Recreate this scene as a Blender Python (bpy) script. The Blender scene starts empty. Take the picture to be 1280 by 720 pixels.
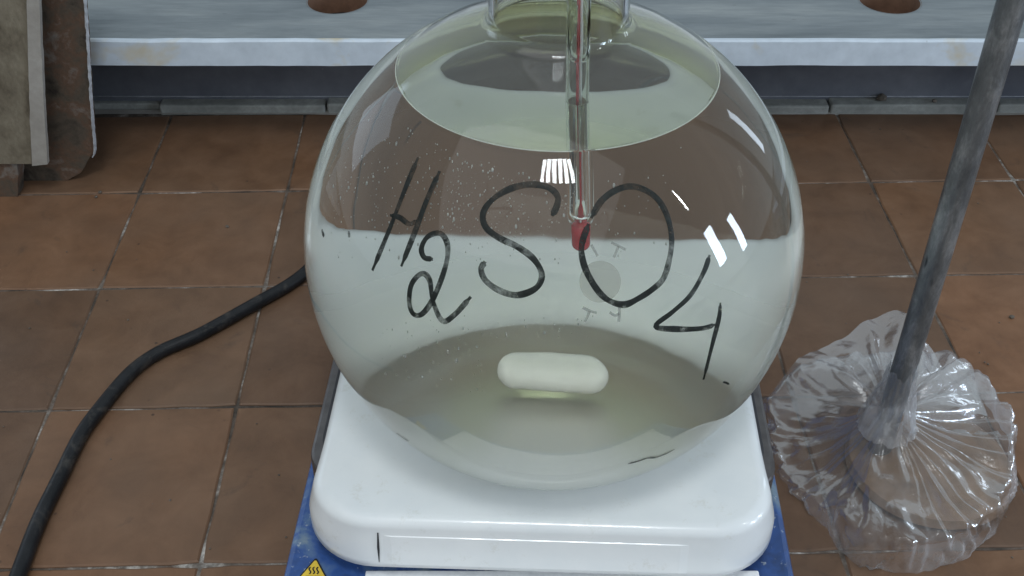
import bpy, bmesh, math, random
from math import sin, cos, pi, sqrt, radians, atan2
from mathutils import Vector, Matrix, noise
from mathutils.bvhtree import BVHTree

random.seed(7)
S = bpy.context.scene
COL = S.collection

# ------------------------------------------------------------------ camera
PITCH, F, H = radians(38.8), 1400.0, 0.585
cd = bpy.data.cameras.new('camera')
cam = bpy.data.objects.new('camera', cd)
COL.objects.link(cam)
cam.location = (0, 0, H)
cam.rotation_euler = (pi / 2 - PITCH, 0, 0)
cd.sensor_width = 36
cd.lens = F / 1280 * 36
cd.clip_start, cd.clip_end = 0.01, 50
S.camera = cam

# ------------------------------------------------------------------ world + lamps
W = bpy.data.worlds.new('World')
S.world = W
W.use_nodes = True
bg = W.node_tree.nodes['Background']
bg.inputs[0].default_value = (0.80, 0.92, 1.0, 1)
bg.inputs[1].default_value = 0.37


def lamp(name, target, direction, dist, sx, sy, power, color, roll=0.0):
    l = bpy.data.lights.new(name, 'AREA')
    l.shape = 'RECTANGLE'
    l.size, l.size_y, l.energy, l.color = sx, sy, power, color
    o = bpy.data.objects.new(name, l)
    d = Vector(direction).normalized()
    o.location = Vector(target) + d * dist
    o.rotation_mode = 'QUATERNION'
    q = d.to_track_quat('Z', 'Y')
    o.rotation_quaternion = q @ Matrix.Rotation(roll, 3, 'Z').to_quaternion()
    COL.objects.link(o)
    return o


BC = (0.023, 0.515, 0.2)
# windows of the lab (daylight), seen as reflections in the glass
lamp('window_and_fill_light', BC, (0.938, -0.29, 0.19), 2.2, 0.17, 0.56, 7.0, (0.66, 0.80, 1.0), 0.12)
lamp('window_and_fill_light', BC, (0.990, -0.076, 0.13), 2.2, 0.12, 0.52, 4.0, (0.66, 0.80, 1.0), 0.12)
for k in range(6):
    lamp('window_and_fill_light', BC, (0.004 + 0.036 * (k - 2.5), -0.409, 0.913), 2.2, 0.055, 0.38, 1.5, (0.92, 0.97, 1.0))
for k in range(4):
    lamp('window_and_fill_light', BC, (0.755 + 0.017 * k, -0.29 - 0.006 * k, 0.565 - 0.012 * k), 2.2, 0.026, 0.25, 0.45, (0.92, 0.97, 1.0))
# lamp added at back left to put a bluish rim on the flask
lamp('window_and_fill_light', BC, (-0.80, 0.56, 0.26), 2.4, 0.9, 0.8, 2.0, (0.66, 0.82, 1.0))
lamp('window_and_fill_light', BC, (0.80, 0.56, 0.16), 2.4, 0.12, 0.7, 1.0, (0.72, 0.85, 1.0))
# large soft box added overhead, behind the camera, as soft fill
lamp('overhead_fill', BC, (-0.25, -0.65, 0.95), 3.2, 4.6, 3.4, 26, (0.97, 0.98, 1.0))

S.render.engine = 'CYCLES'
S.view_settings.view_transform = 'Standard'
S.view_settings.look = 'None'
S.view_settings.exposure = 0.36
S.view_settings.gamma = 1.0
cy = S.cycles
cy.use_denoising = True
cy.max_bounces = 24
cy.transmission_bounces = 20
cy.transparent_max_bounces = 24
cy.glossy_bounces = 8
cy.caustics_refractive = True
cy.caustics_reflective = False
cy.sample_clamp_indirect = 6.0
cy.blur_glossy = 0.3

# ------------------------------------------------------------------ helpers
ST, CT = sin(PITCH), cos(PITCH)


def ray(px, py):
    x, y = (px - 640) / F, (py - 360) / F
    return Vector((x, CT - y * ST, -ST - y * CT)).normalized()


def at(px, py, z):
    d = ray(px, py)
    t = (z - H) / d.z
    return Vector((d.x * t, d.y * t, z))


def link(name, me, parent=None, mat=None, smooth=False):
    o = bpy.data.objects.new(name, me)
    COL.objects.link(o)
    if parent:
        o.parent = parent
        o.matrix_parent_inverse = Matrix.Identity(4)
        if parent.location.length > 0:
            o.location = -Vector(parent.location)
    if mat and not me.materials:
        me.materials.append(mat)
    if smooth:
        for p in me.polygons:
            p.use_smooth = True
    return o


def from_bm(name, bm, parent=None, mat=None, smooth=False):
    bmesh.ops.recalc_face_normals(bm, faces=bm.faces)
    me = bpy.data.meshes.new(name)
    bm.to_mesh(me)
    bm.free()
    return link(name, me, parent, mat, smooth)


def from_data(name, v, f, parent=None, mat=None, smooth=False):
    me = bpy.data.meshes.new(name)
    me.from_pydata([tuple(p) for p in v], [], f)
    me.update()
    return link(name, me, parent, mat, smooth)


def empty(name, loc):
    o = bpy.data.objects.new(name, None)
    COL.objects.link(o)
    o.location = loc
    o.empty_display_size = 0.02
    return o


def tag(o, label=None, cat=None, group=None, kind=None):
    if label: o['label'] = label
    if cat: o['category'] = cat
    if group: o['group'] = group
    if kind: o['kind'] = kind
    return o


def box_bm(x0, x1, y0, y1, z0, z1, bev=0.0, seg=2):
    bm = bmesh.new()
    bmesh.ops.create_cube(bm, size=1)
    for v in bm.verts:
        v.co = Vector((x0 + (v.co.x + .5) * (x1 - x0), y0 + (v.co.y + .5) * (y1 - y0), z0 + (v.co.z + .5) * (z1 - z0)))
    if bev:
        bmesh.ops.bevel(bm, geom=bm.edges[:], offset=bev, segments=seg, affect='EDGES', profile=.5)
    return bm


def lathe(prof, n, c=(0, 0, 0), closed=False):
    """prof: list of (r, z); r<1e-7 becomes a pole"""
    v, f, rows = [], [], []
    for r, z in prof:
        if r < 1e-7:
            rows.append([len(v)])
            v.append((c[0], c[1], c[2] + z))
        else:
            rows.append(list(range(len(v), len(v) + n)))
            for k in range(n):
                a = 2 * pi * k / n
                v.append((c[0] + r * cos(a), c[1] + r * sin(a), c[2] + z))
    pairs = list(zip(rows, rows[1:]))
    if closed:
        pairs.append((rows[-1], rows[0]))
    for A, B in pairs:
        for k in range(n):
            j = (k + 1) % n
            if len(A) == 1 and len(B) == 1:
                continue
            if len(A) == 1:
                f.append((A[0], B[j], B[k]))
            elif len(B) == 1:
                f.append((A[k], A[j], B[0]))
            else:
                f.append((A[k], A[j], B[j], B[k]))
    return v, f


def catmull(pts, n=8):
    out = []
    P = [Vector(p) for p in pts]
    P = [P[0] * 2 - P[1]] + P + [P[-1] * 2 - P[-2]]
    for i in range(1, len(P) - 2):
        for k in range(n):
            t = k / n
            a, b, c, d = P[i - 1], P[i], P[i + 1], P[i + 2]
            out.append(0.5 * ((2 * b) + (c - a) * t + (2 * a - 5 * b + 4 * c - d) * t * t + (3 * b - a - 3 * c + d) * t ** 3))
    out.append(P[-2])
    return out


def tube(pts, rad, n=16, cap=True):
    v, f = [], []
    up = Vector((0.1, 0.2, 1)).normalized()
    N = len(pts)
    for i, p in enumerate(pts):
        d = (pts[min(i + 1, N - 1)] - pts[max(i - 1, 0)]).normalized()
        a = d.cross(up).normalized()
        b = a.cross(d).normalized()
        r = rad(i / (N - 1)) if callable(rad) else rad
        for k in range(n):
            t = 2 * pi * k / n
            v.append(p + (a * cos(t) + b * sin(t)) * r)
    for i in range(N - 1):
        for k in range(n):
            j = (k + 1) % n
            f.append((i * n + k, i * n + j, (i + 1) * n + j, (i + 1) * n + k))
    if cap:
        f.append(tuple(range(n))[::-1])
        f.append(tuple(range((N - 1) * n, N * n)))
    return v, f


# ------------------------------------------------------------------ materials
class M:
    def __init__(self, name):
        self.m = bpy.data.materials.new(name)
        self.m.use_nodes = True
        self.t = self.m.node_tree
        self.t.nodes.clear()
        self.out = self.n('ShaderNodeOutputMaterial')

    def n(self, typ, **kw):
        nd = self.t.nodes.new(typ)
        for k, v in kw.items():
            setattr(nd, k, v)
        return nd

    def l(self, a, b):
        self.t.links.new(a, b)

    def inp(self, nd, **kw):
        for k, v in kw.items():
            s = nd.inputs[k.replace('_', ' ')]
            if hasattr(v, 'is_output'):
                self.l(v, s)
            else:
                s.default_value = v
        return nd

    def coord(self, kind='Object', scale=None, offset=None):
        tc = self.n('ShaderNodeTexCoord')
        o = tc.outputs[kind]
        if scale or offset is not None:
            mp = self.n('ShaderNodeMapping')
            self.l(o, mp.inputs['Vector'])
            if scale:
                mp.inputs['Scale'].default_value = scale
            if offset is not None:
                self.l(offset, mp.inputs['Location'])
            o = mp.outputs['Vector']
        return o

    def noise(self, vec, scale, detail=4, rough=.55, dist=0):
        nd = self.n('ShaderNodeTexNoise')
        self.l(vec, nd.inputs['Vector'])
        self.inp(nd, Scale=scale, Detail=detail, Roughness=rough, Distortion=dist)
        return nd.outputs['Fac']

    def ramp(self, fac, stops):
        nd = self.n('ShaderNodeValToRGB')
        e = nd.color_ramp.elements
        while len(e) < len(stops):
            e.new(.5)
        for el, (p, c) in zip(e, stops):
            el.position = p
            el.color = (c, c, c, 1) if isinstance(c, (int, float)) else (*c, 1)
        self.l(fac, nd.inputs['Fac'])
        return nd.outputs['Color']

    def mix(self, fac, a, b, blend='MIX'):
        nd = self.n('ShaderNodeMix', data_type='RGBA', blend_type=blend)
        for s, v in ((nd.inputs[0], fac), (nd.inputs[6], a), (nd.inputs[7], b)):
            if hasattr(v, 'is_output'):
                self.l(v, s)
            else:
                s.default_value = v if isinstance(v, (int, float)) else (*v, 1)
        return nd.outputs[2]

    def math(self, op, a, b=0.0):
        nd = self.n('ShaderNodeMath', operation=op)
        for s, v in ((nd.inputs[0], a), (nd.inputs[1], b)):
            if hasattr(v, 'is_output'):
                self.l(v, s)
            else:
                s.default_value = v
        return nd.outputs[0]

    def bump(self, h, strength=.3, dist=.001):
        nd = self.n('ShaderNodeBump')
        self.inp(nd, Height=h, Strength=strength, Distance=dist)
        return nd.outputs['Normal']

    def pbr(self, color, rough=.5, metal=0.0, normal=None, coat=0.0, spec=.5, trans=0, ior=1.45, alpha=None):
        p = self.n('ShaderNodeBsdfPrincipled')
        for k, v in (('Base Color', color), ('Roughness', rough), ('Metallic', metal), ('Coat Weight', coat),
                     ('Specular IOR Level', spec), ('Transmission Weight', trans), ('IOR', ior)):
            s = p.inputs[k]
            if hasattr(v, 'is_output'):
                self.l(v, s)
            else:
                s.default_value = (*v, 1) if isinstance(v, tuple) else v
        if normal is not None:
            self.l(normal, p.inputs['Normal'])
        if alpha is not None:
            if hasattr(alpha, 'is_output'):
                self.l(alpha, p.inputs['Alpha'])
            else:
                p.inputs['Alpha'].default_value = alpha
        self.l(p.outputs[0], self.out.inputs['Surface'])
        return p


def mat_tile():
    m = M('terracotta_tile')
    oi = m.n('ShaderNodeObjectInfo')
    off = m.n('ShaderNodeVectorMath', operation='SCALE')
    m.l(oi.outputs['Location'], off.inputs[0])
    off.inputs['Scale'].default_value = 1.0
    co = m.coord('Object')
    add = m.n('ShaderNodeVectorMath', operation='ADD')
    m.l(co, add.inputs[0]); m.l(off.outputs[0], add.inputs[1])
    v = add.outputs[0]
    big = m.noise(v, 5, 5, .6)
    mid = m.noise(v, 26, 6, .65, .4)
    fine = m.noise(v, 260, 3, .6)
    base = m.ramp(mid, [(.25, (.116, .062, .035)), (.5, (.170, .094, .054)), (.75, (.218, .126, .076))])
    grey = m.mix(m.ramp(big, [(.35, 0), (.7, .55)]), base, (.145, .105, .078))
    rnd = m.ramp(oi.outputs['Random'], [(0, (.74, .76, .80)), (.5, (1, .98, .95)), (1, (1.16, 1.06, .98))])
    c = m.mix(1.0, grey, rnd, 'MULTIPLY')
    # dark chips and stains
    vo = m.n('ShaderNodeTexVoronoi'); m.l(v, vo.inputs['Vector']); m.inp(vo, Scale=55)
    spot = m.ramp(vo.outputs['Distance'], [(.035, 1), (.09, 0)])
    sel = m.ramp(m.noise(v, 11, 2), [(.52, 0), (.58, .85)])
    c = m.mix(m.math('MULTIPLY', spot, sel), c, (.045, .032, .025))
    stain = m.ramp(m.noise(v, 13, 5, .7, 1.5), [(.6, 0), (.74, .55)])
    c = m.mix(stain, c, (.06, .048, .04))
    hgt = m.math('ADD', m.math('MULTIPLY', mid, .8), m.math('MULTIPLY', fine, .25))
    m.pbr(c, m.ramp(big, [(.3, .38), (.7, .58)]), normal=m.bump(hgt, .40, .0012), spec=.32)
    return m.m


def mat_grout():
    m = M('grout')
    v = m.coord('Object')
    a = m.noise(v, 14, 6, .75)
    b = m.noise(v, 140, 4, .7)
    c = m.ramp(a, [(.36, (.03, .025, .02)), (.48, (.13, .10, .08)), (.54, (.22, .19, .165)), (.62, (.55, .52, .48))])
    c = m.mix(m.ramp(b, [(.4, 0), (.65, .7)]), c, (.06, .05, .04))
    m.pbr(c, .9, normal=m.bump(b, .8, .001))
    return m.m


def mat_rough(name, stops, scale=18, detail=6, rough=.7, bump=.3, spots=None, stretch=(1, 1, 1), spec=.4, bd=.001, metal=0.0, stain=None):
    m = M(name)
    v = m.coord('Object', scale=stretch)
    a = m.noise(v, scale, detail, .65, .3)
    b = m.noise(v, scale * 9, 4, .6)
    c = m.ramp(a, stops)
    c = m.mix(m.ramp(b, [(.3, .25), (.7, 0)]), c, tuple(x * .55 for x in stops[0][1]))
    if spots:
        vo = m.n('ShaderNodeTexVoronoi'); m.l(v, vo.inputs['Vector']); m.inp(vo, Scale=spots[0])
        nz = m.noise(v, spots[0] * .4, 3)
        s = m.math('MULTIPLY', m.ramp(vo.outputs['Distance'], [(spots[2] * .5, 1), (spots[2], 0)]), m.ramp(nz, [(.52, 0), (.58, 1)]))
        c = m.mix(s, c, spots[1])
    if stain:
        c = m.mix(m.ramp(m.noise(v, stain[0], 4, .6, .5), [(.54, 0), (.68, .85)]), c, stain[1])
    m.pbr(c, rough, metal, normal=m.bump(m.math('ADD', a, m.math('MULTIPLY', b, .4)), bump, bd), spec=spec)
    return m.m


N_GLASS, N_LIQ = 1.47, 1.365
ZP = 0.098                    # top of the hotplate
R, ZB, RC, WALL = 0.14, 0.1050, 0.020, 0.0028
FC = Vector((0.023, 0.5165, ZP + 0.0004 + ZB))   # flask centre
ZL = FC.z + 0.1108             # liquid level


def foot_haze(m, amount):
    """the foot of the flask is scuffed and etched: roughness grows towards the bottom"""
    geo = m.n('ShaderNodeNewGeometry')
    sep = m.n('ShaderNodeSeparateXYZ')
    m.l(geo.outputs['Position'], sep.inputs[0])
    mr = m.n('ShaderNodeMapRange')
    m.l(sep.outputs['Z'], mr.inputs['Value'])
    mr.inputs['From Min'].default_value = ZP + .034
    mr.inputs['From Max'].default_value = ZP + .008
    mr.inputs['To Min'].default_value = 0
    mr.inputs['To Max'].default_value = amount
    return mr.outputs['Result']


def mat_glass():
    m = M('flask_glass')
    g = m.n('ShaderNodeBsdfGlass')
    v = m.coord('Object')
    m.inp(g, Color=(.996, .999, .996, 1), IOR=N_GLASS)
    m.l(foot_haze(m, .48), g.inputs['Roughness'])
    w = m.noise(v, 22, 2, .5)
    m.l(m.bump(w, .14, .002), g.inputs['Normal'])
    m.l(g.outputs[0], m.out.inputs['Surface'])
    return m.m


def mat_liquid():
    m = M('acid_liquid')
    g = m.n('ShaderNodeBsdfGlass')
    geo = m.n('ShaderNodeNewGeometry')
    sep = m.n('ShaderNodeSeparateXYZ')
    m.l(geo.outputs['Position'], sep.inputs[0])
    # the free top surface meets air, the wetted sides meet glass
    top = m.math('GREATER_THAN', sep.outputs['Z'], ZL - .0003)
    ior = m.math('ADD', m.math('MULTIPLY', top, N_LIQ - N_LIQ / N_GLASS), N_LIQ / N_GLASS)
    m.inp(g, Color=(1, 1, 1, 1))
    m.l(foot_haze(m, .42), g.inputs['Roughness'])
    m.l(ior, g.inputs['IOR'])
    m.l(g.outputs[0], m.out.inputs['Surface'])
    va = m.n('ShaderNodeVolumeAbsorption')
    m.inp(va, Color=(.845, .865, .745, 1), Density=1.9)
    m.l(va.outputs[0], m.out.inputs['Volume'])
    return m.m


def mat_enamel():
    m = M('white_enamel')
    v = m.coord('Object')
    a = m.noise(v, 30, 4, .6)
    c = m.ramp(a, [(.3, (.74, .77, .78)), (.7, (.80, .82, .82))])
    dirt = m.ramp(m.noise(v, 55, 7, .78), [(.58, 0), (.74, .6)])
    c = m.mix(dirt, c, (.56, .55, .48))
    vo = m.n('ShaderNodeTexVoronoi'); m.l(v, vo.inputs['Vector']); m.inp(vo, Scale=70)
    sp_ = m.math('MULTIPLY', m.ramp(vo.outputs['Distance'], [(.03, 1), (.06, 0)]), m.ramp(m.noise(v, 40, 2), [(.58, 0), (.62, .8)]))
    c = m.mix(sp_, c, (.2, .2, .19))
    m.pbr(c, .22, normal=m.bump(m.noise(v, 60, 2), .03, .001), coat=.3)
    return m.m


def mat_blue():
    m = M('blue_painted_metal')
    v = m.coord('Object')
    a = m.noise(v, 26, 4, .6, .8)
    c = m.ramp(a, [(.32, (.025, .05, .13)), (.48, (.035, .09, .28)), (.58, (.10, .17, .30)), (.72, (.25, .31, .33))])
    d = m.ramp(m.noise(v, 240, 4, .6), [(.62, 0), (.7, .8)])
    c = m.mix(d, c, (.45, .5, .52))
    m.pbr(c, .3, normal=m.bump(a, .1, .001))
    return m.m


def plain(name, color, rough=.5, metal=0.0, bump=0.0, scale=120, var=.15, coat=0.0, spec=.5):
    m = M(name)
    v = m.coord('Object')
    a = m.noise(v, scale, 4, .6)
    c = m.mix(m.ramp(a, [(.3, 0), (.7, 1)]), tuple(x * (1 - var) for x in color), tuple(min(1, x * (1 + var)) for x in color))
    m.pbr(c, rough, metal, m.bump(a, bump, .0005) if bump else None, coat, spec)
    return m.m


def mat_ink():
    m = M('marker_ink')
    v = m.coord('Object')
    a = m.noise(v, 330, 3, .6)
    al = m.ramp(m.noise(v, 110, 4, .7), [(.30, .50), (.52, .99)])
    m.pbr(m.ramp(a, [(.3, (.006, .008, .007)), (.8, (.025, .03, .028))]), .5, alpha=al, spec=.25)
    return m.m


def mat_film(name, milk, gloss, lo=.55, hi=1.35):
    m = M(name)
    v = m.coord('Object')
    nz = m.noise(v, 150, 4, .6, .6)
    nz2 = m.noise(v, 50, 3, .6, .4)
    nrm = m.bump(m.math('ADD', nz, nz2), .35, .0010)
    tr = m.n('ShaderNodeBsdfTransparent'); m.inp(tr, Color=(.95, .95, .95, 1))
    gl = m.n('ShaderNodeBsdfGlossy'); m.inp(gl, Color=(1, 1, 1, 1), Roughness=.13); m.l(nrm, gl.inputs['Normal'])
    df = m.n('ShaderNodeBsdfDiffuse'); m.inp(df, Color=(.80, .80, .82, 1)); m.l(nrm, df.inputs['Normal'])
    tl = m.n('ShaderNodeBsdfTranslucent'); m.inp(tl, Color=(.80, .80, .82, 1)); m.l(nrm, tl.inputs['Normal'])
    lw = m.n('ShaderNodeLayerWeight'); m.inp(lw, Blend=.30); m.l(nrm, lw.inputs['Normal'])
    m1 = m.n('ShaderNodeMixShader'); m.inp(m1, Fac=.5); m.l(df.outputs[0], m1.inputs[1]); m.l(tl.outputs[0], m1.inputs[2])
    m2 = m.n('ShaderNodeMixShader'); m.l(tr.outputs[0], m2.inputs[1]); m.l(m1.outputs[0], m2.inputs[2])
    patch = m.ramp(m.noise(v, 22, 3, .5, .5), [(.38, lo), (.62, hi)])
    m.l(m.math('MULTIPLY', patch, m.math('ADD', m.math('MULTIPLY', lw.outputs['Facing'], milk * 2.2), milk)), m2.inputs[0])
    fr = m.n('ShaderNodeFresnel'); m.inp(fr, IOR=1.45); m.l(nrm, fr.inputs['Normal'])
    m3 = m.n('ShaderNodeMixShader'); m.l(m2.outputs[0], m3.inputs[1]); m.l(gl.outputs[0], m3.inputs[2])
    m.l(m.math('MINIMUM', m.math('MULTIPLY', fr.outputs[0], gloss), .30), m3.inputs[0])
    m.l(m3.outputs[0], m.out.inputs['Surface'])
    return m.m


MT = dict(
    tile=mat_tile(), grout=mat_grout(), glass=mat_glass(), liquid=mat_liquid(), enamel=mat_enamel(), blue=mat_blue(),
    ink=mat_ink(), film=mat_film('clear_plastic_film', .125, .75), film3=mat_film('gathered_plastic_film', .26, 1.8, .5, 1.6), film2=mat_film('bunched_plastic_film', .12, 1.3, .2, 2.4),
    board=mat_rough('grey_painted_board', [(.3, (.125, .15, .165)), (.5, (.22, .25, .265)), (.7, (.32, .35, .355))], 7, 9, .55, .35,
                    (60, (.12, .13, .14), .10), (.5, 3, 1)),
    edge=mat_rough('white_painted_edge', [(.25, (.48, .55, .62)), (.6, (.64, .72, .80)), (.8, (.72, .79, .85))], 7, 5, .5, .15,
                   (40, (.2, .2, .22), .07), (1, 1, 1), stain=(11, (.56, .47, .28))),
    hole=mat_rough('raw_wood', [(.3, (.10, .055, .035)), (.7, (.20, .11, .07))], 30, 4, .8, .3),
    plinth=mat_rough('grey_plinth_paint', [(.3, (.105, .115, .14)), (.7, (.175, .185, .21))], 8, 6, .5, .2, (30, (.4, .42, .45), .05)),
    skirt=mat_rough('worn_cement', [(.3, (.20, .21, .20)), (.5, (.30, .31, .29)), (.7, (.45, .46, .44))], 22, 6, .8, .5),
    concrete=mat_rough('stained_panel', [(.30, (.07, .055, .038)), (.48, (.17, .145, .105)), (.70, (.27, .24, .18))], 38, 8, .8, .5,
                       (36, (.03, .025, .03), .16), (1, 1, .6)),
    slab=mat_rough('rusty_slab', [(.30, (.03, .024, .02)), (.44, (.10, .08, .06)), (.54, (.135, .08, .052)), (.66, (.21, .195, .175))], 30, 8, .8, .6,
                   (44, (.02, .016, .014), .15)),
    chip=mat_rough('chipped_white_edge', [(.3, (.35, .36, .38)), (.6, (.62, .64, .68))], 90, 5, .8, .8),
    strip=mat_rough('pale_strip', [(.3, (.30, .28, .25)), (.7, (.42, .40, .37))], 20, 5, .7, .3),
    cable=mat_rough('black_rubber', [(.3, (.008, .009, .011)), (.7, (.022, .023, .026))], 60, 5, .45, .25, stain=(70, (.06, .055, .05)), bd=.0006),
    steel=mat_rough('dull_steel', [(.25, (.09, .10, .11)), (.5, (.20, .215, .225)), (.68, (.40, .415, .425))], 95, 8, .34, .9, (110, (.025, .03, .035), .22), (1, 1, .35), bd=.0009, metal=.6),
    ptfe=plain('white_ptfe', (.82, .83, .79), .4, var=.03),
    red=plain('red_spirit', (.42, .015, .02), .25, coat=.5),
    white=plain('white_panel', (.90, .91, .92), .3),
    silver=plain('silver_trim', (.16, .15, .15), .3, .8),
    dark=plain('dark_gap', (.035, .035, .04), .6),
    yellow=plain('sticker_yellow', (.72, .50, .05), .4),
    black=plain('sticker_black', (.012, .012, .012), .4),
    cast=plain('brown_cast_base', (.19, .12, .072), .55, bump=.4, scale=60, var=.3),
)

# ------------------------------------------------------------------ floor of tiles
YAW = radians(1.5)
TW, TD = 0.1372, 0.1425
A0 = at(296, 508, 0)          # a grout crossing
ux, uy = Vector((cos(YAW), sin(YAW), 0)), Vector((-sin(YAW), cos(YAW), 0))
floor = from_data('floor', [(-3, -1.2, -.0012), (3, -1.2, -.0012), (3, 2.2, -.0012), (-3, 2.2, -.0012)], [(0, 1, 2, 3)], mat=MT['grout'])
tag(floor, kind='structure')


def tile_mesh(seed):
    rnd = random.Random(seed)
    g = .0009
    n = 7
    # a slightly uneven outline, worn corners, domed top
    out = []
    for s in range(4):
        for k in range(n):
            t = k / n
            w, h = TW / 2 - g, TD / 2 - g
            c = [(-w, -h), (w, -h), (w, h), (-w, h)]
            a, b = c[s], c[(s + 1) % 4]
            x, y = a[0] + (b[0] - a[0]) * t, a[1] + (b[1] - a[1]) * t
            j = .0005
            x += rnd.uniform(-j, j); y += rnd.uniform(-j, j)
            if k == 0:
                x *= 1 - rnd.uniform(.004, .016); y *= 1 - rnd.uniform(.004, .016)
            out.append((x, y))
    N = len(out)
    v = [(x, y, -.006) for x, y in out] + [(x, y, -.0009) for x, y in out] + [(x * (1 - .0012 / .07), y * (1 - .0012 / .07), 0) for x, y in out] + [(0, 0, .0002)]
    f = []
    for r in range(2):
        for k in range(N):
            j = (k + 1) % N
            f.append((r * N + k, r * N + j, (r + 1) * N + j, (r + 1) * N + k))
    for k in range(N):
        f.append((2 * N + k, 2 * N + (k + 1) % N, 3 * N))
    me = bpy.data.meshes.new('floor_tile')
    me.from_pydata(v, [], f)
    me.materials.append(MT['tile'])
    return me


tmeshes = [tile_mesh(s) for s in range(6)]
YEDGE = 1.022                 # floor ends at the skirting
for i in range(-7, 9):
    for j in range(-5, 3):
        c = A0 + ux * ((i + .5) * TW) + uy * ((j + .5) * TD)
        if c.y + TD / 2 > YEDGE + TD * .75 or c.y < -.25:
            continue
        o = bpy.data.objects.new('floor_tile', random.choice(tmeshes))
        COL.objects.link(o)
        o.parent = floor
        o.location = c + Vector((0, 0, random.uniform(-.0004, .0004)))
        o.rotation_euler = (random.uniform(-.003, .003), random.uniform(-.003, .003), YAW + random.uniform(-.004, .004) + random.choice((0, pi)))

# ------------------------------------------------------------------ skirting, plinth, bench board
YS = at(640, 138, 0).y - .007
skirting = from_data('skirting', [(-1.6, YS + .002, -.002), (1.6, YS + .002, -.002), (1.6, YS + .05, -.002), (-1.6, YS + .05, -.002)], [(0, 1, 2, 3)], mat=MT['grout'])
tag(skirting, kind='structure')
sk_w = .173
x0 = at(205, 130, 0).x
for i in range(-5, 9):
    xa = x0 + i * sk_w
    bm = box_bm(xa + .001, xa + sk_w - .001, YS + random.uniform(-.001, .001) + (.008 if i == -1 else 0), YS + .045, -.004, .0105 + random.uniform(-.0015, .0015) - (.003 if i == -1 else 0), .002, 2)
    for v in bm.verts:
        v.co += Vector((0, noise.noise(v.co * 60) * .0012, 0))
    from_bm('skirting_tile', bm, skirting, MT['skirt'], False)

YP = YS + .014
v, f = [], []
for i in range(321):
    x = -1.6 + i * .01
    w = .0014 + .0022 * abs(noise.noise(Vector((x * 23, 0, 4)))) * (1 if noise.noise(Vector((x * 5, 3, 4))) > -.15 else 0)
    v += [(x, YP - w, .0105 + .0022), (x, YP + .004, .0105 + .0030)]
for i in range(320):
    f.append((2 * i, 2 * i + 2, 2 * i + 3, 2 * i + 1))
from_data('mortar_bead', v, f, skirting, MT['chip'])
v, f = [], []
for i in range(321):
    x = -1.6 + i * .01
    w = .0005 + .003 * max(0, noise.noise(Vector((x * 9, 7, 4))) + .15)
    v += [(x, YS - .001 - w, .0008), (x, YS + .006, .0016)]
for i in range(320):
    f.append((2 * i, 2 * i + 2, 2 * i + 3, 2 * i + 1))
from_data('mortar_bead', v, f, skirting, MT['strip'])
bm = box_bm(-1.6, 1.6, YP, YP + .08, -.002, .0990, .003, 2)
plinth = from_bm('plinth_wall', bm, None, MT['plinth'], False)
tag(plinth, 'dark grey painted plinth wall in shade under the perforated bench board', 'wall')
plinth_holes = []

# board with finger holes
YB = .921
ZBT, ZBB = .1285, .1035
holes = []
for px in (422, 1112):
    p = at(px, 1, ZBT)
    holes.append((p.x, p.y))
HR = .0285
bm = bmesh.new()
outer = [(-1.3, YB + .004), (1.3, YB + .004), (1.3, 1.75), (-1.3, 1.75)]


def board_mesh():
    # top plate as grid strips round the holes
    bm = bmesh.new()
    n = 40
    for z in (ZBT, ZBB):
        edges = []
        vs = [bm.verts.new((x, y, z)) for x, y in outer]
        for i in range(4):
            edges.append(bm.edges.new((vs[i], vs[(i + 1) % 4])))
        for hx, hy in holes:
            hv = [bm.verts.new((hx + HR * cos(2 * pi * k / n), hy + HR * sin(2 * pi * k / n), z)) for k in range(n)]
            for k in range(n):
                edges.append(bm.edges.new((hv[k], hv[(k + 1) % n])))
        bmesh.ops.triangle_fill(bm, use_beauty=True, use_dissolve=False, edges=edges)
    # outer walls
    bm.verts.ensure_lookup_table()
    half = len(bm.verts) // 2
    V = bm.verts
    for i in range(4):
        bm.faces.new((V[i], V[(i + 1) % 4], V[half + (i + 1) % 4], V[half + i]))
    return bm


board = from_bm('bench_board', board_mesh(), None, MT['board'], False)
tag(board, 'low grey painted bench board with round finger holes and a white front edge', 'bench')
for hx, hy in holes:
    pr = [(HR + .0003, ZBB - .0003), (HR - .0003, ZBB - .0003), (HR - .0004, ZBT - .003), (HR + .0004, ZBT - .0006)]
    v, f = lathe([(HR - .0002, ZBB), (HR - .0004, ZBT - .0025), (HR + .0006, ZBT - .0003), (HR + .0012, ZBT + .0002)], 48, (hx, hy, 0))
    from_data('hole_lining', v, f, board, MT['hole'], True)
bm = bmesh.new()
n = 160
for i in range(n + 1):
    x = -1.3 + 2.6 * i / n
    for (yy, zz) in ((YB + .004, ZBB - .0004), (YB, ZBB + .0006), (YB, ZBT - .0012), (YB + .0015, ZBT + .0004), (YB + .0045, ZBT + .0004)):
        w = noise.noise(Vector((x * 30, yy * 90, zz * 90))) * .0006
        bm.verts.new((x, yy + w, zz + w * .7))
bm.verts.ensure_lookup_table()
for i in range(n):
    for k in range(4):
        a = i * 5 + k
        bm.faces.new((bm.verts[a], bm.verts[a + 1], bm.verts[a + 6], bm.verts[a + 5]))
from_bm('edge_strip', bm, board, MT['edge'], False)
# brackets under the board that rest on the plinth: plinth top touches the board
pb = box_bm(-1.28, 1.28, YP + .004, YP + .07, .0992, ZBB - .0006, .0005, 1)
from_bm('support_batten', pb, board, MT['dark'], False)

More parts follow.
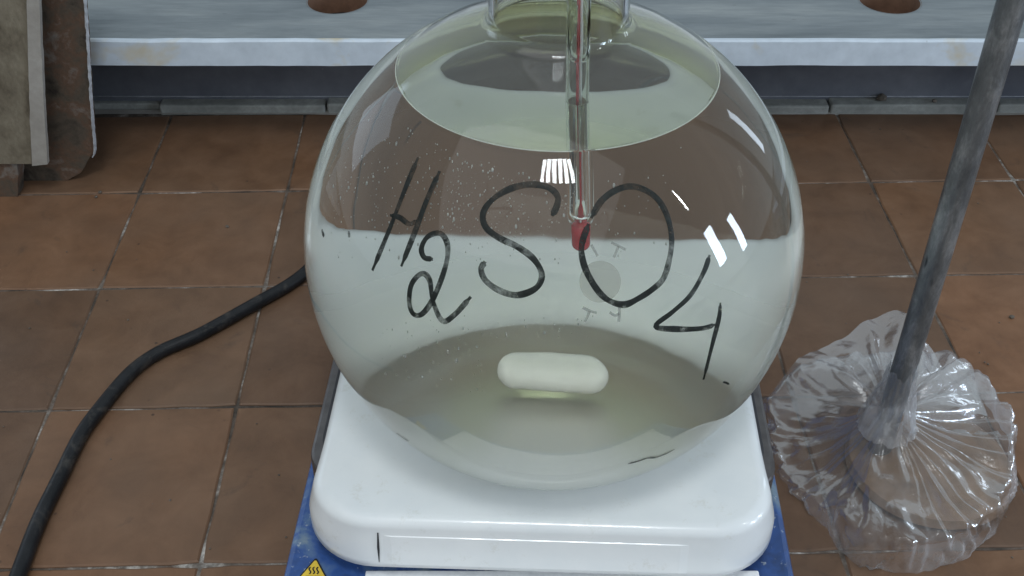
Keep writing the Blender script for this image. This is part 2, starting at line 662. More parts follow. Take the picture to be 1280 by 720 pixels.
# ------------------------------------------------------------------ old furniture at the left
def outline_slab(name, pts, thick, parent, mat, rough=.0, seg=.006):
    """pts: (x, z) polygon in a plane facing the camera at y; extruded backwards"""
    y0, poly = pts
    dense = []
    for i, (a, b) in enumerate(zip(poly, poly[1:] + poly[:1])):
        L = sqrt((b[0] - a[0]) ** 2 + (b[1] - a[1]) ** 2)
        k = max(1, int(L / seg))
        for q in range(k):
            t = q / k
            x, z = a[0] + (b[0] - a[0]) * t, a[1] + (b[1] - a[1]) * t
            if rough and z > .003:
                x += noise.noise(Vector((x * 90, z * 90, 3))) * rough
            dense.append((x, z))
    bm = bmesh.new()
    A = [bm.verts.new((x, y0, z)) for x, z in dense]
    B = [bm.verts.new((x, y0 + thick, z)) for x, z in dense]
    bm.faces.new(A)
    bm.faces.new(B[::-1])
    n = len(A)
    for i in range(n):
        bm.faces.new((A[i], B[i], B[(i + 1) % n], A[(i + 1) % n]))
    bmesh.ops.triangulate(bm, faces=[f for f in bm.faces if len(f.verts) > 4])
    return from_bm(name, bm, parent, mat)


def onplane(px, py, y):
    d = ray(px, py)
    t = y / d.y
    return (d.x * t, H + d.z * t)


ySl = at(80, 226, 0).y
yPa = ySl - .030
P = lambda px, py: onplane(px, py, ySl)
xs = P(117, 185)
slab_poly = [(P(-160, 226)[0], 0.0002), (P(84, 226)[0], 0.0002), P(100, 216), P(118, 190), P(113, 120), P(107, 20), (P(101, -60)), (P(-200, -60)[0], P(101, -60)[1])]
slab = outline_slab('stone_slab', (ySl, slab_poly), .0075, None, MT['slab'], .0015)
tag(slab, 'rust stained slab with a chipped white right edge standing on the tiles', 'slab')
ev = [P(116, 196), P(118, 188), P(116, 160), P(113, 120), P(110, 70), P(107, 20), P(101, -60)]
cv = catmull([Vector((x, ySl - .0005, z)) for x, z in ev], 14)
v, f = [], []
for i, p in enumerate(cv):
    w = .0004 + .0010 * noise.noise(Vector((0, 0, p.z * 140))) + (.003 if p.z < .025 else 0)
    jx = noise.noise(Vector((1, 0, p.z * 220))) * .0006
    v += [(p.x - w + jx, p.y - .0008, p.z), (p.x + .0004 + jx, p.y - .0010, p.z), (p.x + .0010 + jx, p.y + .0035, p.z)]
for i in range(len(cv) - 1):
    for k in range(2):
        a = i * 3 + k
        f.append((a, a + 1, a + 4, a + 3))
from_data('chipped_edge', v, f, slab, MT['chip'])

P2 = lambda px, py: onplane(px, py, yPa)
pan_poly = [P2(-160, 205), P2(41, 205), P2(38, 150), P2(34, 0), P2(32, -60), P2(-200, -60)]
panel = outline_slab('cabinet_panel', (yPa, pan_poly), .014, None, MT['concrete'])
tag(panel, 'grimy grey brown cabinet side with a pale edge strip at the far left', 'cabinet')
st_poly = [P2(41.3, 206), P2(60, 204), P2(55, 120), P2(50, 0), P2(47, -60), P2(32.3, -60), P2(34.3, 0), P2(38.3, 150)]
outline_slab('edge_strip', (yPa - .002, st_poly), .0055, panel, MT['strip'], .0006)
fb = P2(21, 243)
foot_poly = [(P2(-160, 243)[0], .0003), (P2(19, 243)[0], .0003), P2(21, 222), P2(19, 205.5), (P2(-160, 205.5))]
outline_slab('cabinet_foot', (yPa + .003, foot_poly), .016, panel, MT['slab'], .001)

# ------------------------------------------------------------------ hotplate
HX = 0.0205
HYAW = radians(-2.2)
HFY = at(690, 640, ZP).y       # front edge of flat top
hot = empty('hotplate', (HX, .53, 0))
tag(hot, 'white topped magnetic hotplate stirrer with a blue body, under the glass flask', 'hotplate')


def rr(w, y0, y1, rad, n=10):
    """rounded rectangle outline ccw starting at right front"""
    pts = []
    for cx, cy, a0 in ((w - rad, y0 + rad, -pi / 2), (w - rad, y1 - rad, 0), (-w + rad, y1 - rad, pi / 2), (-w + rad, y0 + rad, pi)):
        for k in range(n + 1):
            a = a0 + pi / 2 * k / n
            pts.append((cx + rad * cos(a), cy + rad * sin(a)))
    return pts


def hrot(p):
    x, y = p[0], p[1] - .53
    return (HX + x * cos(HYAW) - y * sin(HYAW), .53 + x * sin(HYAW) + y * cos(HYAW), p[2])


def dense_rr(w, y0, y1, rad, n, m):
    base = rr(w, y0, y1, rad, n)
    out = []
    for a, b in zip(base, base[1:] + base[:1]):
        L = sqrt((a[0] - b[0]) ** 2 + (a[1] - b[1]) ** 2)
        k = m if L > .05 else 1
        for q in range(k):
            out.append((a[0] + (b[0] - a[0]) * q / k, a[1] + (b[1] - a[1]) * q / k))
    return out


def sstep(a, b, x):
    t = max(0, min(1, (x - a) / (b - a)))
    return t * t * (3 - 2 * t)


PW, PB = .1305, .667
cap_h = .031
rings = []
# (inset from full width, forward push, z)
prof = []
for k in range(9):
    a = pi / 2 * k / 8
    prof.append((.008 * (1 - sin(a)), .008 * sin(a) + .003, ZP - .0066 * (1 - cos(a))))
for k in range(1, 7):
    t = k / 6
    prof.append((0, .011 + .006 * t, ZP - .0066 - (cap_h - .0066) * t))
prof.append((.002, .0155, ZP - cap_h - .0008))
verts, faces = [], []
cnt = None
yf0 = HFY - .000
for ins, push, z in prof:
    ring = dense_rr(PW - ins, yf0 - push, PB - ins, .028 + push * .9 - ins * .4, 12, 14)
    cnt = len(ring)
    drop = (ZP - z) / cap_h
    for x, y in ring:
        front = sstep(yf0 + .055, yf0 + .012, y)
        xx = x + (1 if x > 0 else -1) * .0055 * front * min(1, drop * 1.6) * min(1, abs(x) / .09)
        verts.append(hrot((xx, y, z)))
nr = len(prof)
for r in range(nr - 1):
    for k in range(cnt):
        j = (k + 1) % cnt
        faces.append((r * cnt + j, r * cnt + k, (r + 1) * cnt + k, (r + 1) * cnt + j))
# flat top fill and underside
faces.append(tuple(range(cnt)))
faces.append(tuple(range((nr - 1) * cnt, nr * cnt))[::-1])
cap = from_data('top_plate', verts, faces, hot, MT['enamel'], True)

# mottled olive disc on the plate, painting the contact shade under the flask
hm = M('contact_shade_olive')
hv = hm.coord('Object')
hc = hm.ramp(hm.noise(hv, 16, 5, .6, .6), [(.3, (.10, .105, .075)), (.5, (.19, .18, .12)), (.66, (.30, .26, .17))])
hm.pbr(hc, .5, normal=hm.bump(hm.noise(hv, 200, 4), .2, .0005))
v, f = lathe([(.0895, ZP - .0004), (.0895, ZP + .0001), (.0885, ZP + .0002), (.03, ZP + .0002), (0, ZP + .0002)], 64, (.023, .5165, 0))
from_data('contact_shade_disc', v, f, hot, hm.m, False)

# front label field: a shallow raised panel on the apron
def apron(x, t, off=0):
    # t 0..1 down the apron between push .012 and .018
    return hrot((x, yf0 - .011 - .006 * t - off, ZP - .0066 - (cap_h - .0066) * t))


def pan_x(px):
    return (px - 690) / 1400 * .655 + .000


xa, xb = pan_x(498), pan_x(872)
v, f = [], []
n = 24
for i in range(n + 1):
    x = xa + (xb - xa) * i / n
    e = .0 if i in (0, n) else .0005
    for t, o in ((.13, -.0002), (.15, .0005), (.9, .0005), (.92, -.0002)):
        v.append(apron(x, t, o if e else -.0003))
for i in range(n):
    for k in range(3):
        a = i * 4 + k
        f.append((a, a + 4, a + 5, a + 1))
from_data('front_panel', v, f, hot, MT['enamel'])
# dark seam left of the panel
v = [apron(xa - .0004, .05, .0004), apron(xa + .0004, .05, .0004), apron(xa + .0006, .5, .0008), apron(xa + .0002, .85, .0006), apron(xa - .0002, .85, .0006), apron(xa - .0008, .45, .0006)]
from_data('seam', v, [(0, 1, 2, 3, 4, 5)], hot, MT['dark'])

# neck below the plate, silver trim, blue body
def slabring(name, w, y0, y1, rad, z0, z1, mat, bev=.003):
    prof = [(bev, z0), (0, z0 + bev), (0, z1 - bev), (bev * .3, z1 - bev * .3), (bev, z1)]
    vv, ff, c = [], [], 0
    for ins, z in prof:
        ring = rr(w - ins, y0 + ins, y1 - ins, rad, 8)
        c = len(ring)
        vv += [hrot((x, y, z)) for x, y in ring]
    for r in range(len(prof) - 1):
        for k in range(c):
            j = (k + 1) % c
            ff.append((r * c + k, r * c + j, (r + 1) * c + j, (r + 1) * c + k))
    ff.append(tuple(range(c))[::-1])
    ff.append(tuple(range((len(prof) - 1) * c, len(prof) * c)))
    return from_data(name, vv, ff, hot, mat, False)


ZBODY = .0525
slabring('body', .1475, yf0 - .075, PB + .006, .012, .0, ZBODY, MT['blue'], .004)
slabring('heat_shield', .1395, yf0 + .034, PB + .004, .02, ZBODY + .0004, ZP - cap_h + .018, MT['silver'], .002)
slabring('plate_gasket', .1335, yf0 + .040, PB - .002, .024, ZP - cap_h + .0184, ZP - .010, MT['dark'], .001)
# white control panel on the body front
q0, q1 = at(457, 713, ZBODY + .002), at(950, 722, ZBODY + .002)
bm = box_bm(q0.x, q1.x, q0.y - .06, q0.y, ZBODY + .0004, ZBODY + .0022, .0008, 2)
from_bm('control_panel', bm, hot, MT['white'])
# hot-surface warning sticker
zc = ZBODY + .0007
apx = at(396, 698, zc)
TS = .019
def tri(sc, z):
    c = Vector((apx.x - .0005, apx.y - TS * .5774, 0))
    pts = []
    for k in range(3):
        a0 = pi / 2 + 2 * pi * k / 3
        for da in (-.18, 0, .18):
            rr_ = TS * .5774 * sc * (1 if da == 0 else .985)
            pts.append((c.x + rr_ * cos(a0 + da * .35), c.y + rr_ * sin(a0 + da * .35), z))
    return pts, c
pts, c = tri(1.0, zc)
sticker = from_data('warning_sticker', pts, [tuple(range(9))], hot, MT['black'])
pts, c = tri(.84, zc + .0003)
sy = from_data('sticker_field', pts, [tuple(range(9))], sticker, MT['yellow'])
sy.location = (0, 0, 0)
v, f = [], []
for k in range(3):
    xx = c.x + (k - 1) * .0022
    ys = [c.y - .0005 + .005 * t / 12 for t in range(13)]
    for t, y in enumerate(ys):
        dx = .0006 * sin(t / 12 * 2 * pi)
        v += [(xx + dx - .00045, y, zc + .0006), (xx + dx + .00045, y, zc + .0006)]
    b = k * 26
    for t in range(12):
        f.append((b + 2 * t, b + 2 * t + 1, b + 2 * t + 3, b + 2 * t + 2))
b = len(v)
v += [(c.x - .0042, c.y - .0030, zc + .0006), (c.x + .0042, c.y - .0030, zc + .0006), (c.x + .0042, c.y - .0018, zc + .0006), (c.x - .0042, c.y - .0018, zc + .0006)]
f.append((b, b + 1, b + 2, b + 3))
ss = from_data('heat_symbol', v, f, sticker, MT['black'])
ss.location = (0, 0, 0)

# ------------------------------------------------------------------ flask
NR = .0348                    # neck outer radius
prof_o = [(0, -ZB + .0012), (.03, -ZB + .001), (.06, -ZB + .0004)]
xc = sqrt((R - RC) ** 2 - (ZB - RC) ** 2)
prof_o += [(xc * .92, -ZB), (xc, -ZB)]
a_end = atan2(-(ZB - RC), xc)
for k in range(1, 17):
    a = -pi / 2 + (a_end + pi / 2) * k / 16
    prof_o.append((xc + RC * cos(a), -(ZB - RC) + RC * sin(a)))
# sphere up to neck fillet
RF = .007                     # fillet radius, centre outside
zf = sqrt((R + RF) ** 2 - (NR + RF) ** 2)
a_top = atan2(zf, NR + RF)
for k in range(1, 91):
    a = a_end + (a_top - a_end) * k / 90
    prof_o.append((R * cos(a), R * sin(a)))
for k in range(1, 13):
    a = a_top + pi + (pi - (a_top + pi)) * k / 12
    prof_o.append((NR + RF + RF * cos(a), zf + RF * sin(a)))
for k in range(1, 9):
    prof_o.append((NR, zf + k * .012))
NT = zf + 8 * .012


def offset(prof, d):
    out = []
    n = len(prof)
    for i, (r, z) in enumerate(prof):
        a = prof[max(0, i - 1)]
        b = prof[min(n - 1, i + 1)]
        tx, tz = b[0] - a[0], b[1] - a[1]
        L = sqrt(tx * tx + tz * tz)
        nx, nz = tz / L, -tx / L
        out.append((max(0, r - nx * d) if r > 1e-6 else 0, z - nz * d))
    return out


prof_i = offset(prof_o, WALL)
zl = ZL - FC.z
# split inner profile at liquid level
wet = [p for p in prof_i if p[1] < zl - .0005]
dry = [p for p in prof_i if p[1] > zl + .0005 and p[1] > 0]
rl = sqrt((R - WALL) ** 2 - zl * zl)
ringp = (rl, zl)
SEG = 144
gl_prof = prof_o + [(NR + .001, NT + .001), (NR + .0012, NT + .003), (NR - .001, NT + .0036), (NR - WALL, NT + .002)] + dry[::-1] + [ringp]
v, f = lathe(gl_prof, SEG, FC)
flask = from_data('flask', v, f, None, MT['glass'], True)
tag(flask, 'large round flat bottomed glass flask marked H2SO4 standing on the white hotplate', 'flask')
flask_bvh = BVHTree.FromPolygons([Vector(p) for p in v], f)

# liquid: wetted inside, free surface with a small meniscus
lp = wet + [ringp, (rl - .0004, zl + .0), (rl - .0012, zl - .0002 + .0), (rl * .5, zl - .0002), (0, zl - .0002)]
v, f = lathe(lp, SEG, FC)
liquid = from_data('liquid', v, f, None, MT['liquid'], True)
for p in liquid.data.polygons:
    zz = [liquid.data.vertices[i].co.z for i in p.vertices]
    if min(zz) > ZL - .00025:
        p.use_smooth = False
tag(liquid, 'clear pale greenish acid filling the round flask almost up to its neck', 'liquid')

# ---- marker writing on the outside
def on_glass(px, py):
    d = ray(px, py)
    loc, nrm, i, dist = flask_bvh.ray_cast(Vector((0, 0, H)), d)
    return loc, nrm


def ribbon(strokes, name, mat, w0, parent=flask, off=.0003, taper=True, seed=0):
    V, Fc = [], []
    for st in strokes:
        c = catmull([Vector((p[0], p[1], 0)) for p in st], 7)
        pts = []
        for q in c:
            loc, nrm = on_glass(q.x, q.y)
            if loc is None:
                continue
            if nrm.dot(ray(q.x, q.y)) > 0:
                nrm = -nrm
            pts.append((loc + nrm * off, nrm))
        b = len(V)
        N = len(pts)
        for i, (p, nrm) in enumerate(pts):
            d = (pts[min(i + 1, N - 1)][0] - pts[max(i - 1, 0)][0]).normalized()
            s = nrm.cross(d).normalized()
            w = w0 * (1 + .30 * noise.noise(Vector((i * .13, seed, b * .01))))
            if taper and (i < 2 or i > N - 3):
                w *= .55
            V += [p - s * w, p + nrm * .00012, p + s * w]
        for i in range(N - 1):
            for k in range(2):
                a = b + i * 3 + k
                Fc.append((a, a + 1, a + 4, a + 3))
    return from_data(name, V, Fc, parent, mat)


def z3(pts, s, ox, oy):
    return [(x / s + ox, y / s + oy) for x, y in pts]


WI = .00132
ribbon([[(523, 197), (507, 236), (488, 285), (466, 338)], [(550, 214), (534, 250), (519, 290), (502, 333)],
        [(488, 269), (500, 272), (512, 280), (522, 276)]], 'handwritten_letter', MT['ink'], WI, seed=1)['label'] = 'black marker letter H at the left'
ribbon([z3([(305, 432), (272, 425), (262, 390), (285, 348), (330, 335), (357, 370), (358, 430), (335, 510), (300, 590), (262, 638), (230, 635), (216, 590), (225, 525), (262, 486), (292, 510), (305, 590), (340, 662), (385, 640), (447, 572)], 3, 440, 180)],
       'handwritten_digit', MT['ink'], WI, seed=2)['label'] = 'black marker subscript 2'
ribbon([z3([(750, 270), (768, 232), (770, 195), (735, 163), (670, 152), (595, 168), (528, 208), (492, 260), (502, 312), (552, 352), (622, 386), (682, 432), (712, 490), (690, 540), (622, 566), (555, 550), (502, 512), (485, 470), (500, 440)], 3, 440, 180)],
       'handwritten_letter', MT['ink'], WI * 1.1, seed=3)['label'] = 'black marker letter S'
ribbon([z3([(345, 215), (318, 290), (313, 350), (335, 430), (388, 518), (440, 562), (505, 578), (565, 552), (630, 510), (680, 460), (707, 375), (717, 285), (700, 190), (660, 112), (600, 65), (530, 47), (460, 68), (400, 115), (355, 190)], 3.6, 640, 220)],
       'handwritten_letter', MT['ink'], WI * 1.1, seed=4)['label'] = 'black marker letter O beside the red bulb'
ribbon([z3([(888, 355), (862, 430), (802, 535), (722, 610), (645, 675), (740, 688), (850, 685), (915, 668)], 3.6, 640, 220),
        [(900, 378), (898, 398), (890, 430), (879, 474)]], 'handwritten_digit', MT['ink'], WI, seed=5)['label'] = 'black marker subscript 4 at the right'
ribbon([[(785, 579), (797, 576), (809, 572), (820, 571), (831, 567), (843, 561)]], 'ink_smear', MT['ink'], .0009, seed=6)
ribbon([[(496, 541), (503, 546), (511, 551)]], 'ink_smear', MT['ink'], .0008, seed=7)
ribbon([[(903, 477), (907, 478), (911, 480)]], 'ink_smear', MT['ink'], .0006, seed=8)
ribbon([[(403, 287), (404, 291), (406, 296)]], 'ink_smear', MT['ink'], .0012, seed=9)
ribbon([[(436, 289), (437, 293), (437, 297)]], 'ink_smear', MT['ink'], .0010, seed=10)

me_ = M('etched_mark')
pp = me_.pbr((.24, .24, .20), .7, alpha=.42)
MT['etch'] = me_.m
me2 = M('etched_line')
me2.pbr((.20, .21, .19), .7, alpha=.6)
MT['etchl'] = me2.m
V, Fc = [], []
cp = on_glass(750, 352)
c0 = cp[0] + cp[1] * .0002
V.append(c0)
for rr_ in (.5, 1.0):
    for k in range(40):
        a = 2 * pi * k / 40
        l_, n_ = on_glass(750 + 26 * rr_ * cos(a), 352 + 26 * rr_ * sin(a))
        V.append(l_ + n_ * .0002)
for k in range(40):
    j = (k + 1) % 40
    Fc.append((0, 1 + k, 1 + j))
    Fc.append((1 + k, 41 + k, 41 + j, 1 + j))
from_data('etched_disc', V, Fc, flask, MT['etch'], True)
for q, (nm, st) in enumerate((('etched_stroke', [[(739, 306), (743, 313), (747, 320)]]),
                              ('etched_letter', [[(764, 303), (772, 307), (782, 312)], [(773, 307.4), (770, 315), (767, 322)]]),
                              ('etched_letter', [[(728, 384), (736, 388), (746, 391)], [(737, 388.4), (734, 396), (731, 402)]]),
                              ('etched_letter', [[(762, 390), (768, 394), (774, 392)], [(774, 384), (774, 392), (773, 402)]]))):
    ribbon(st, nm, MT['etchl'], .0006, seed=11 + q, taper=False)

# ---- fine bubbles clinging to the inner wall
bub = M('tiny_bubble')
bub.pbr((.75, .77, .72), .25, alpha=.75)
V, Fc = [], []
ico = bmesh.new()
bmesh.ops.create_icosphere(ico, subdivisions=1, radius=1)
iv = [v_.co.copy() for v_ in ico.verts]
ifc = [[v_.index for v_ in f_.verts] for f_ in ico.faces]
ico.free()
rb = random.Random(3)
k = 0
while k < 620:
    if rb.random() < .8:
        px = rb.gauss(565, 125); py = rb.gauss(240, 50)
        if not (405 < px < 860 and 125 < py < 330): continue
    else:
        px = rb.gauss(640, 90); py = rb.gauss(445, 28)
        if not (460 < px < 760 and 395 < py < 500) or (600 < px < 775 and py > 425): continue
    l_, n_ = on_glass(px, py)
    if l_ is None or l_.z > ZL - .003: continue
    if n_.dot(ray(px, py)) > 0: n_ = -n_
    p = l_ - n_ * (WALL + .0006 + rb.random() ** 2 * .004)
    r_ = min(.0009, .00026 * math.exp(rb.gauss(0, .5)))
    el_ = rb.uniform(.9, 2.1)
    b = len(V)
    for q in iv:
        V.append(p + Vector((q.x * r_ * .8, q.y * r_, q.z * r_ * el_)))
    Fc += [[b + i for i in fc] for fc in ifc]
    k += 1
bubbles = from_data('bubbles', V, Fc, flask, bub.m, True)
tag(bubbles, kind='stuff')

# ------------------------------------------------------------------ stir bar inside
sb = Vector((.0265, .559, FC.z - ZB + WALL + .0012))
ang = radians(-4)
rs = .0067
L = .0430
bm_prof = []
for k in range(9):
    a = pi / 2 * k / 8
    bm_prof.append((rs * sin(a), -L / 2 + rs * 1.15 - rs * 1.15 * cos(a)))
bm_prof += [(rs * 1.03, -.004), (rs * 1.05, 0), (rs * 1.03, .004)]
for k in range(9):
    a = pi / 2 - pi / 2 * k / 8
    bm_prof.append((rs * sin(a), L / 2 - rs * 1.15 + rs * 1.15 * cos(a)))
v, f = lathe(bm_prof, 32)
v = [(sb.x + z * cos(ang) - y * sin(ang) * 0, sb.y + z * sin(ang) + y, sb.z + rs * 1.05 + x) for x, y, z in v]
stir = from_data('stir_bar', v, f, None, MT['ptfe'], True)
tag(stir, 'white magnetic stir bar lying on the bottom inside the flask', 'stir bar')

# ------------------------------------------------------------------ thermometer
tb = Vector((.0335, .4720, ZL - .082))       # bulb bottom
tt = Vector((.0285, .500, FC.z + NT + .02))
ax = (tt - tb).normalized()
thermo = empty('thermometer', tuple(tb))
tag(thermo, 'glass thermometer with a red bulb dipping through the neck into the liquid', 'thermometer')


def axis_lathe(prof, n):
    q = ax.to_track_quat('Z', 'Y')
    v, f = lathe(prof, n)
    return [tb + q @ Vector(p) for p in v], f


Lt = (tt - tb).length
mg = M('thermometer_glass')
g = mg.n('ShaderNodeBsdfGlass')
geo = mg.n('ShaderNodeNewGeometry'); sp = mg.n('ShaderNodeSeparateXYZ'); mg.l(geo.outputs['Position'], sp.inputs[0])
below = mg.math('LESS_THAN', sp.outputs['Z'], ZL)
mg.l(mg.math('SUBTRACT', N_GLASS, mg.math('MULTIPLY', below, N_GLASS - N_GLASS / N_LIQ)), g.inputs['IOR'])
mg.inp(g, Color=(.97, .985, .97, 1), Roughness=0.0)
mg.l(g.outputs[0], mg.out.inputs['Surface'])
mi = M('thermometer_bore')
g = mi.n('ShaderNodeBsdfGlass'); mi.inp(g, Color=(.97, .98, .97, 1), Roughness=0.0, IOR=1 / N_GLASS)
mi.l(g.outputs[0], mi.out.inputs['Surface'])
ro, ri = .0057, .0045
outer_p = [(0, .0118), (.0035, .0120)] + [(ro * sin(a) ** .6, .0132 + .003 * (1 - cos(a))) for a in (pi / 6, pi / 3, pi / 2)] + [(ro, .02 + (Lt - .02) * k / 20) for k in range(21)] + [(0, Lt)]
v, f = axis_lathe(outer_p, 40)
from_data('glass_tube', v, f, thermo, mg.m, True)
inner_p = [(0, .0150), (.0030, .0155), (ri, .0180)] + [(ri, .02 + (Lt - .022) * k / 20) for k in range(21)] + [(0, Lt - .0015)]
v, f = axis_lathe(inner_p, 40)
from_data('tube_bore', v, f, thermo, mi.m, True)
bp = [(0, 0)] + [(.0040 * sin(a), .0034 - .0034 * cos(a)) for a in (pi / 8, pi / 4, pi * 3 / 8, pi / 2)] + [(.0041, .007), (.0041, .0125), (.0030, .0135), (.0010, .0150), (0, .0152)]
v, f = axis_lathe(bp, 32)
from_data('bulb', v, f, thermo, MT['red'], True)
v, f = axis_lathe([(0, .0156), (.0024, .0157), (.0017, .0190), (.0008, .0215), (.0007, Lt * .97), (0, Lt * .971)], 20)
from_data('red_column', v, f, thermo, MT['red'], True)
v, f = axis_lathe([(0, .022), (.0009, .0221), (.0009, Lt * .96), (0, Lt * .961)], 16)
v = [p + Vector((.0014, .0012, 0)) for p in v]
from_data('white_backing', v, f, thermo, MT['white'], True)

# ------------------------------------------------------------------ power cable
cr = .0052
cpx = [(10, 760), (28, 705), (60, 628), (100, 545), (150, 480), (195, 443), (255, 415), (320, 380), (378, 343)]
pts = [at(x, y, cr + .0006) for x, y in cpx]
pts = [pts[0] + (pts[0] - pts[1]) * 2] + pts + [Vector((-.150, .79, cr + .004)), Vector((-.11, .815, .016)), Vector((-.07, .79, .024)), Vector((-.055, .745, .028)), Vector((-.053, .68, .028))]
pts = catmull(pts, 14)
pts = [p + Vector((noise.noise(p * 16) * .0022, noise.noise(p * 16 + Vector((9, 0, 0))) * .0022, 0)) for p in pts]
v, f = tube(pts, cr, 18)
cable = from_data('power_cable', v, f, None, MT['cable'], True)
tag(cable, 'thick black power cable curving over the tiles from behind the flask', 'cable')

# ------------------------------------------------------------------ lab stand and its plastic bag
SX, SY = .2525, .5305
stand = empty('lab_stand', (SX, SY, 0))
tag(stand, 'grey steel support rod rising from a base wrapped in clear plastic', 'stand')
rp = [Vector((SX, SY, .016)), Vector((SX + .0005, SY, .15)), Vector((SX + .0005, SY + .001, .30)), Vector((SX, SY + .002, .50))]
v, f = tube(catmull(rp, 8), .0078, 28)
from_data('rod', v, f, stand, MT['steel'], True)
DX, DY = .287, .526
v, f = lathe([(0, .001), (.052, .001), (.056, .005), (.054, .011), (.044, .017), (.02, .021), (0, .021)], 48, (DX, DY, 0))
from_data('stand_base', v, f, stand, MT['cast'], False)


def kf(tab, a):
    """periodic smooth interpolation of (deg, value)"""
    a %= 360
    t = sorted(tab)
    t = [(t[-1][0] - 360, t[-1][1])] + t + [(t[0][0] + 360, t[0][1])]
    for (a0, v0), (a1, v1) in zip(t, t[1:]):
        if a0 <= a <= a1:
            s = (a - a0) / (a1 - a0)
            s = s * s * (3 - 2 * s)
            return v0 + (v1 - v0) * s


def make_pleats(seed, lo, hi):
    rg = random.Random(seed)
    ang_, a = [], 0
    while a < 360:
        ang_.append(a)
        a += rg.uniform(lo, hi)
    hs = [rg.uniform(.25, 1.0) for _ in ang_]
    sk = [rg.uniform(.25, .75) for _ in ang_]

    def fn(a):
        a %= 360
        for i, s0 in enumerate(ang_):
            e = ang_[i + 1] if i + 1 < len(ang_) else 360
            if s0 <= a < e:
                u = (a - s0) / (e - s0)
                u = u / sk[i] if u < sk[i] else (1 - u) / (1 - sk[i])
                return u * u * (3 - 2 * u) * .5 * hs[i] + .5 * u * hs[i]
        return 0
    return fn


pleat_body = make_pleats(11, 7, 19)
pleat_fan = make_pleats(5, 14, 34)

bag = empty('plastic_bag', (SX, SY, 0))
tag(bag, 'crumpled clear plastic bag gathered round the foot of the grey rod', 'plastic bag')
NA, NTt = 420, 34
def polar_outline(pix, z):
    out = []
    for px, py in pix:
        p = at(px, py, z)
        out.append((math.degrees(atan2(p.y - SY, p.x - SX)) % 360, sqrt((p.x - SX) ** 2 + (p.y - SY) ** 2)))
    return out


ROUT = polar_outline([(1266, 600), (1258, 645), (1228, 682), (1185, 706), (1130, 716), (1085, 708), (1052, 688), (1030, 655), (1000, 625),
                      (972, 585), (958, 535), (958, 490), (1000, 455), (1090, 450), (1180, 462), (1222, 485), (1250, 525)], .004)
PAMP = [(0, .009), (60, .008), (100, .003), (150, .0016), (200, .0016), (230, .003), (265, .0030), (290, .008)]
CRUM = [(0, .0012), (60, .0014), (150, .0022), (215, .0040), (262, .0055), (290, .0020)]
ZSH = [(0, .031), (60, .026), (100, .010), (150, .006), (190, .005), (218, .011), (240, .027), (270, .031), (320, .032)]
V, Fc = [], []
NZ = .050
for i in range(NA):
    a = 360 * i / NA
    ro_, zs = kf(ROUT, a), kf(ZSH, a)
    ar = radians(a)
    ro_ *= 1 + .03 * noise.noise(Vector((cos(ar) * 4, sin(ar) * 4, 1))) + .015 * noise.noise(Vector((cos(ar) * 16, sin(ar) * 16, 2)))
    for k in range(NTt + 1):
        t = k / NTt
        if t < .72:
            s = t / .72
            rr_ = .009 + (ro_ * .93 - .009) * s
            z = NZ + (zs - NZ) * (1 - (1 - s) ** 2.2)
        else:
            s = (t - .72) / .28
            rr_ = ro_ * (.93 + .07 * sin(s * pi / 2) - .02 * s * s)
            z = zs * (1 - s) ** 1.2 + .0012
        p_ = pleat_body(a + 13 * noise.noise(Vector((cos(ar) * 1.6, sin(ar) * 1.6, t * 2.2))))
        amp = kf(PAMP, a) * min(1, t * 4) * (1 if t < .72 else max(0, 1 - (t - .72) / .28) ** .7)
        amp *= .35 + 1.3 * max(0, .45 + .9 * noise.noise(Vector((cos(ar) * 2.2, sin(ar) * 2.2, 5 + t * 1.8))))
        x, y = SX + rr_ * cos(ar), SY + rr_ * sin(ar)
        z += amp * (p_ - .45)
        vd = noise.voronoi(Vector((x * 34 + .5 * noise.noise(Vector((x * 40, y * 40, 1))), y * 34, 2.0)))[0]
        vd2 = noise.voronoi(Vector((x * 75, y * 75, 6.0)))[0]
        cr_ = ((vd[1] - vd[0] - .35) * 1.5 + (vd2[1] - vd2[0] - .35) * .6 + noise.noise(Vector((x * 60, y * 60, 4))) * .5) * kf(CRUM, a) * min(1, t * 3)
        z = max(.0008, z + cr_ * (1 if z > .004 else .3))
        if t > .72:
            q = noise.noise(Vector((x * 130, y * 130, z * 90))) * .0022 + (pleat_body(a * 1.2 + 14 * noise.noise(Vector((t * 6, a * .05, 3)))) - .4) * .0065 * sin(min(1, (t - .72) / .28) * pi)
            x += q * cos(ar); y += q * sin(ar)
        V.append((x, y, z))
for i in range(NA):
    j = (i + 1) % NA
    for k in range(NTt):
        Fc.append((i * (NTt + 1) + k, j * (NTt + 1) + k, j * (NTt + 1) + k + 1, i * (NTt + 1) + k + 1))
body = from_data('bag_body', V, Fc, bag, MT['film'], True)
body.data.materials.append(MT['film2'])
for q, p in enumerate(body.data.polygons):
    if (q % NTt) / NTt > .74 and not 75 < (q // NTt) * 360 / NA < 225:
        p.material_index = 1

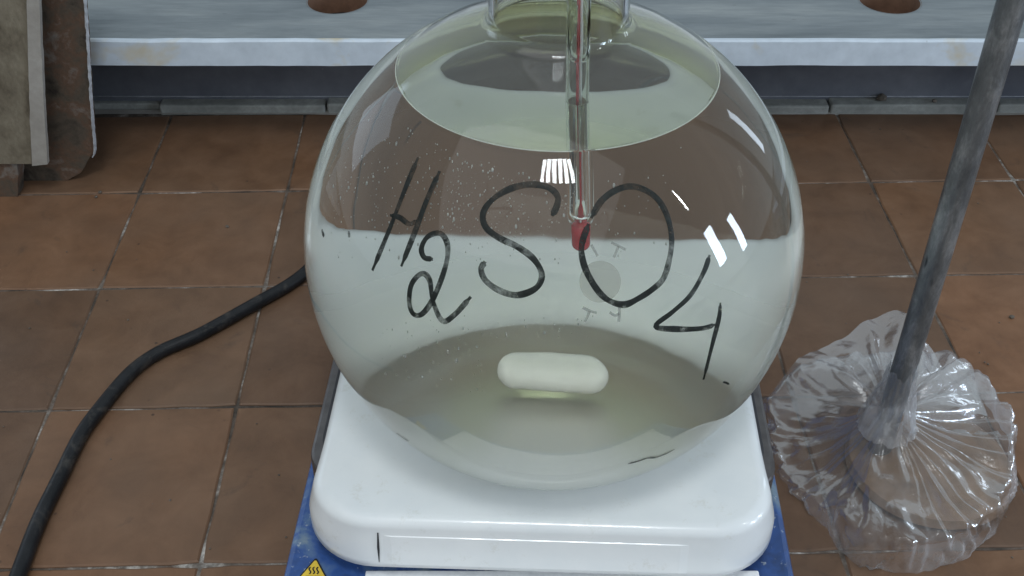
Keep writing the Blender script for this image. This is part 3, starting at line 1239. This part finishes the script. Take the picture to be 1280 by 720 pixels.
# collar pressed against the rod and the flared mouth behind it
V, Fc = [], []
n, m_ = 96, 22
for i in range(n):
    ar = 2 * pi * i / n
    for k in range(m_ + 1):
        t = k / m_
        wr = noise.fractal(Vector((cos(ar) * 4, sin(ar) * 4, t * 3)), 1.0, 2.0, 3)
        rr_ = .0105 * (1 - t) ** 1.3 + .0090 + (.0016 + .0030 * (1 - t)) * wr
        rr_ = max(.0084, rr_)
        z = NZ - .012 + (.052 + .008 * noise.noise(Vector((cos(ar) * 2, sin(ar) * 2, 7)))) * t
        V.append((SX + rr_ * cos(ar), SY + rr_ * sin(ar), z))
for i in range(n):
    j = (i + 1) % n
    for k in range(m_):
        Fc.append((i * (m_ + 1) + k, j * (m_ + 1) + k, j * (m_ + 1) + k + 1, i * (m_ + 1) + k + 1))
from_data('bag_collar', V, Fc, bag, MT['film3'], True)

V, Fc = [], []
n, m_ = 240, 30
rim = [at(px, py, z) for px, py, z in ((1236, 520, .038), (1222, 492, .044), (1214, 456, .052), (1200, 446, .054), (1178, 458, .050), (1166, 436, .056), (1150, 424, .060),
                                       (1136, 398, .062), (1102, 392, .060), (1052, 422, .055), (1016, 440, .050), (985, 464, .044), (966, 492, .034), (968, 520, .026))]
rim = catmull(rim, 18)
for i in range(n + 1):
    u = i / n * (len(rim) - 1)
    i0 = min(int(u), len(rim) - 2)
    e = rim[i0].lerp(rim[i0 + 1], u - i0)
    e = e + Vector((noise.noise(e * 70), noise.noise(e * 70 + Vector((5, 0, 0))), 0)) * .0022
    d = Vector((e.x - SX, e.y - SY, 0)).normalized()
    st = Vector((SX, SY, NZ + .002)) + d * .011
    a = math.degrees(atan2(d.y, d.x)) % 360
    for k in range(m_ + 1):
        t = k / m_
        p = st.lerp(e, t)
        z = p.z + .010 * sin(t * pi) * (1 - t * .5)
        z += .009 * min(1, 3 * t) * (pleat_fan(a + 97 + 6 * noise.noise(Vector((a * .03, t * 2, 1)))) - .4) * (1 - .45 * t)
        z += noise.fractal(Vector((p.x * 45, p.y * 45, p.z * 45 + 3)), 1.0, 2.0, 3) * .0026 * t
        V.append((p.x, p.y, z))
for i in range(n):
    for k in range(m_):
        a = i * (m_ + 1) + k
        Fc.append((a, a + m_ + 1, a + m_ + 2, a + 1))
from_data('bag_mouth', V, Fc, bag, MT['film'], True)

# ------------------------------------------------------------------ grit on the floor
V, Fc = [], []
rb = random.Random(5)
spots = [(125, 240, .002), (120, 246, .0018), (284, 283, .0016), (1265, 396, .0025), (1102, 122, .006), (1168, 126, .003), (160, 400, .001), (1235, 455, .001)]
for _ in range(70):
    spots.append((rb.uniform(0, 1280), rb.uniform(140, 720), rb.uniform(.0004, .0010)))
for px, py, r_ in spots:
    p = at(px, py, r_ * .5 + (.011 if py < 130 else 0))
    b = len(V)
    for q in iv:
        s = 1 + .5 * noise.noise(q * 2 + Vector((px, py, 0)))
        V.append(p + Vector((q.x * r_ * s, q.y * r_ * s, q.z * r_ * .6 * s)))
    Fc += [[b + i for i in fc] for fc in ifc]
grit = from_data('grit', V, Fc, None, plain('grit', (.13, .11, .09), .9, var=.6, scale=9))
tag(grit, 'small crumbs of dirt scattered over the floor tiles', 'dirt', kind='stuff')
